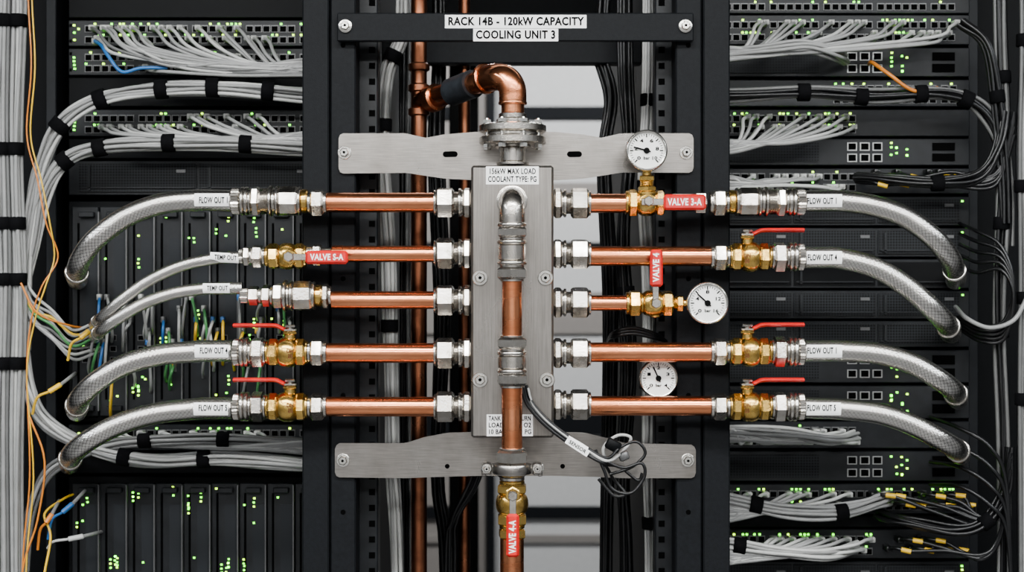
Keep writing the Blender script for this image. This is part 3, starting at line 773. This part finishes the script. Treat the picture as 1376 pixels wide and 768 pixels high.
for j in range(5):
    b.tube([W(1290,300+j*14,.21),W(1312,310+j*14,.16),W(1345,330+j*8,.13),W(1362,380+j*4,.12),W(1350,430+j*6,.13),W(1318,438+j*5,.15),W(1288,425+j*4,.21)],.0028,BCAB,7,7)
b.tube([W(1284,412,.2),W(1300,428,.13),W(1330,440,.12),W(1362,430,.12),W(1380,400,.12)],.0032,GREY,8,7)
for j in range(4):
    b.tube([W(1250,560+j*30,.21),W(1290,575+j*26,.15),W(1330,600+j*26,.13),W(1352,650+j*20,.13),W(1360,800,.13)],.003,BCAB,7,7)
b.build('black_cable_loop',60)
b=B()
h=[(704,520),(710,540),(728,562),(752,582),(782,602),(812,618)]
for j,(dx,dy,m2) in enumerate(((0,0,BCAB),(3,-3,BCAB),(-2,3,BCAB),(5,1,GREY2),(1,5,BCAB))):
    tail=[[(838,628),(862,622),(866,640),(848,662),(822,656),(812,632),(800,604)],[(830,604),(852,596),(864,612),(846,630),(816,640)],[(826,640),(842,660),(826,662),(806,640)],[(836,600),(842,586),(824,584),(806,600),(810,622)],[(832,622),(856,640),(862,630)]][j]
    b.tube([W(x+dx,y+dy,-.045) for x,y in h]+[W(x+dx,y+dy,-.045+.012*j) for x,y in tail],.0021,m2,8,7)
b.lathe(W(762,589,-.045),W(796,610,-.045)-W(762,589,-.045),[(0,.0055),(.030,.0055)],WHITE,12)
b.box(W(776,600,-.053),(.034,.0012,.009),WHITE,0,Matrix.Rotation(math.radians(33),4,'Y'))
b.box(W(824,598,-.03),(.020,.012,.015),DARK,.002,Matrix.Rotation(.5,4,'Y')); b.box(W(838,612,-.02),(.014,.012,.012),PORTM,.002,Matrix.Rotation(-.4,4,'Y'))
hz=b.build('sensor_wire_harness',60); text('SENSOR',W(776,600,-.0541),.026,.005,INK,hz,rz=math.radians(33))
b=B()
for j in range(3): b.tube([W(895,458,.09),W(880,448+j*3,.06),W(850,440+j*4,.05),W(826,446+j*3,.06),W(818,456,.15),W(815,470,.3)],.0026,BCAB,8,7)
b.build('black_cable_loop',60)

# ---------------------------------------------------------------- room
def slab(name,c,size,mt):
    b=B(); b.box(c,size,mt); return b.build(name)
slab('floor',(0,.4,-.05),(7,8.8,.1),TILE)
slab('ceiling',(0,.4,3.05),(7,8.8,.1),CEIL)
slab('wall_left',(-3.55,.4,1.5),(.1,8.8,3),WALL); slab('wall_right',(3.55,.4,1.5),(.1,8.8,3),WALL)
slab('wall_back',(0,4.85,1.5),(7,.1,3),WALLB); slab('wall_front',(0,-4.05,1.5),(7,.1,3),WALLD)
for sgn in(-1,1):
    for k in(0,1,2):
        b=B(); cx=sgn*(1.09+.38+.77*k)
        b.box((cx,.68,1.15),(.75,1.16,2.3),BLACK,.004); b.box((cx,.095,1.15),(.71,.012,2.2),PERF,.002); b.box((cx-sgn*.3,.08,1.15),(.02,.02,.2),ZINC,.003)
        b.build('server_cabinet')
for k in range(-3,4):
    b=B(); x=k*.78+.30; mm=CAB if k%2==0 else CAB2
    b.box((x,4.2,1.1),(.76,.9,2.2),mm,.005); b.box((x,3.745,1.1),(.70,.012,2.1),mm,.003)
    for py,hh,m2 in((150,.05,BLACK),(262,.10,CAB2),(330,.03,BLACK),(420,.16,CAB2),(570,.09,BLACK),(690,.05,BLACK),(725,.03,CAB2)):
        b.box((x+.02,3.735,W(0,py,3.7).z),(.64,.01,hh),m2)
    b.box((x-.38,3.735,1.1),(.03,.02,2.2),BLACK); b.box((x+.25,3.73,1.35),(.02,.02,.25),ZINC)
    b.build('storage_cabinet')

def lamp(name,x,y,z,sx,sy,power,col=(1,.97,.93)):
    b=B(); b.box((x,y,z+.025),(sx+.03,sy+.03,.05),BLACK,.004); b.box((x,y,z-.003),(sx,sy,.006),LAMP)
    if z<2.9:
        for q in(-.4,.4):
            px_,py_=(x+q*sx,y) if sx>sy else (x,y+q*sy)
            b.box((px_,py_,(z+.05+3)/2),(.004,.004,3-z-.05),ZINC)
    ob=b.build(name)
    ld=bpy.data.lights.new('lamp','AREA'); ld.shape='RECTANGLE'; ld.size=sx; ld.size_y=sy; ld.energy=power; ld.color=col
    lo=bpy.data.objects.new('lamp',ld); COL.objects.link(lo); lo.parent=ob; lo.location=Vector((x,y,z-.012))-ob.location
lamp('added_pendant_light',0,-1.25,2.45,2.4,.26,98,(.98,1,1))  # added fixture, hung low to draw bright lines along the pipes
lamp('added_pendant_light',0,-2.7,2.35,2.8,.50,175,(.98,1,1))  # added fixture behind the camera for more frontal light
for x in(-1.9,1.9): lamp('added_pendant_light',x,-1.7,2.3,.25,2.2,72,(.88,.94,1))  # added side fixtures, giving the vertical pipes edge highlights
for x in(-.9,.9): lamp('ceiling_light',x,2.6,2.94,1.2,.4,95,(.95,.97,1))

w=bpy.data.worlds.new('World'); SC.world=w; w.use_nodes=True
w.node_tree.nodes['Background'].inputs[0].default_value=(.5,.52,.55,1); w.node_tree.nodes['Background'].inputs[1].default_value=.2

cd=bpy.data.cameras.new('camera'); cam=bpy.data.objects.new('camera',cd); COL.objects.link(cam)
cam.location=(0,-D,Z0); cam.rotation_euler=(math.pi/2,0,0); cd.lens=36*D/1.376; cd.sensor_width=36; cd.clip_start=.05
cd.dof.use_dof=True; cd.dof.focus_distance=D; cd.dof.aperture_fstop=5
SC.camera=cam
bpy.context.view_layer.update()
for ob,w_,h_ in TX:
    d=ob.dimensions
    if d.x>0 and d.y>0: ob.scale=(w_/d.x,h_/d.y,1)
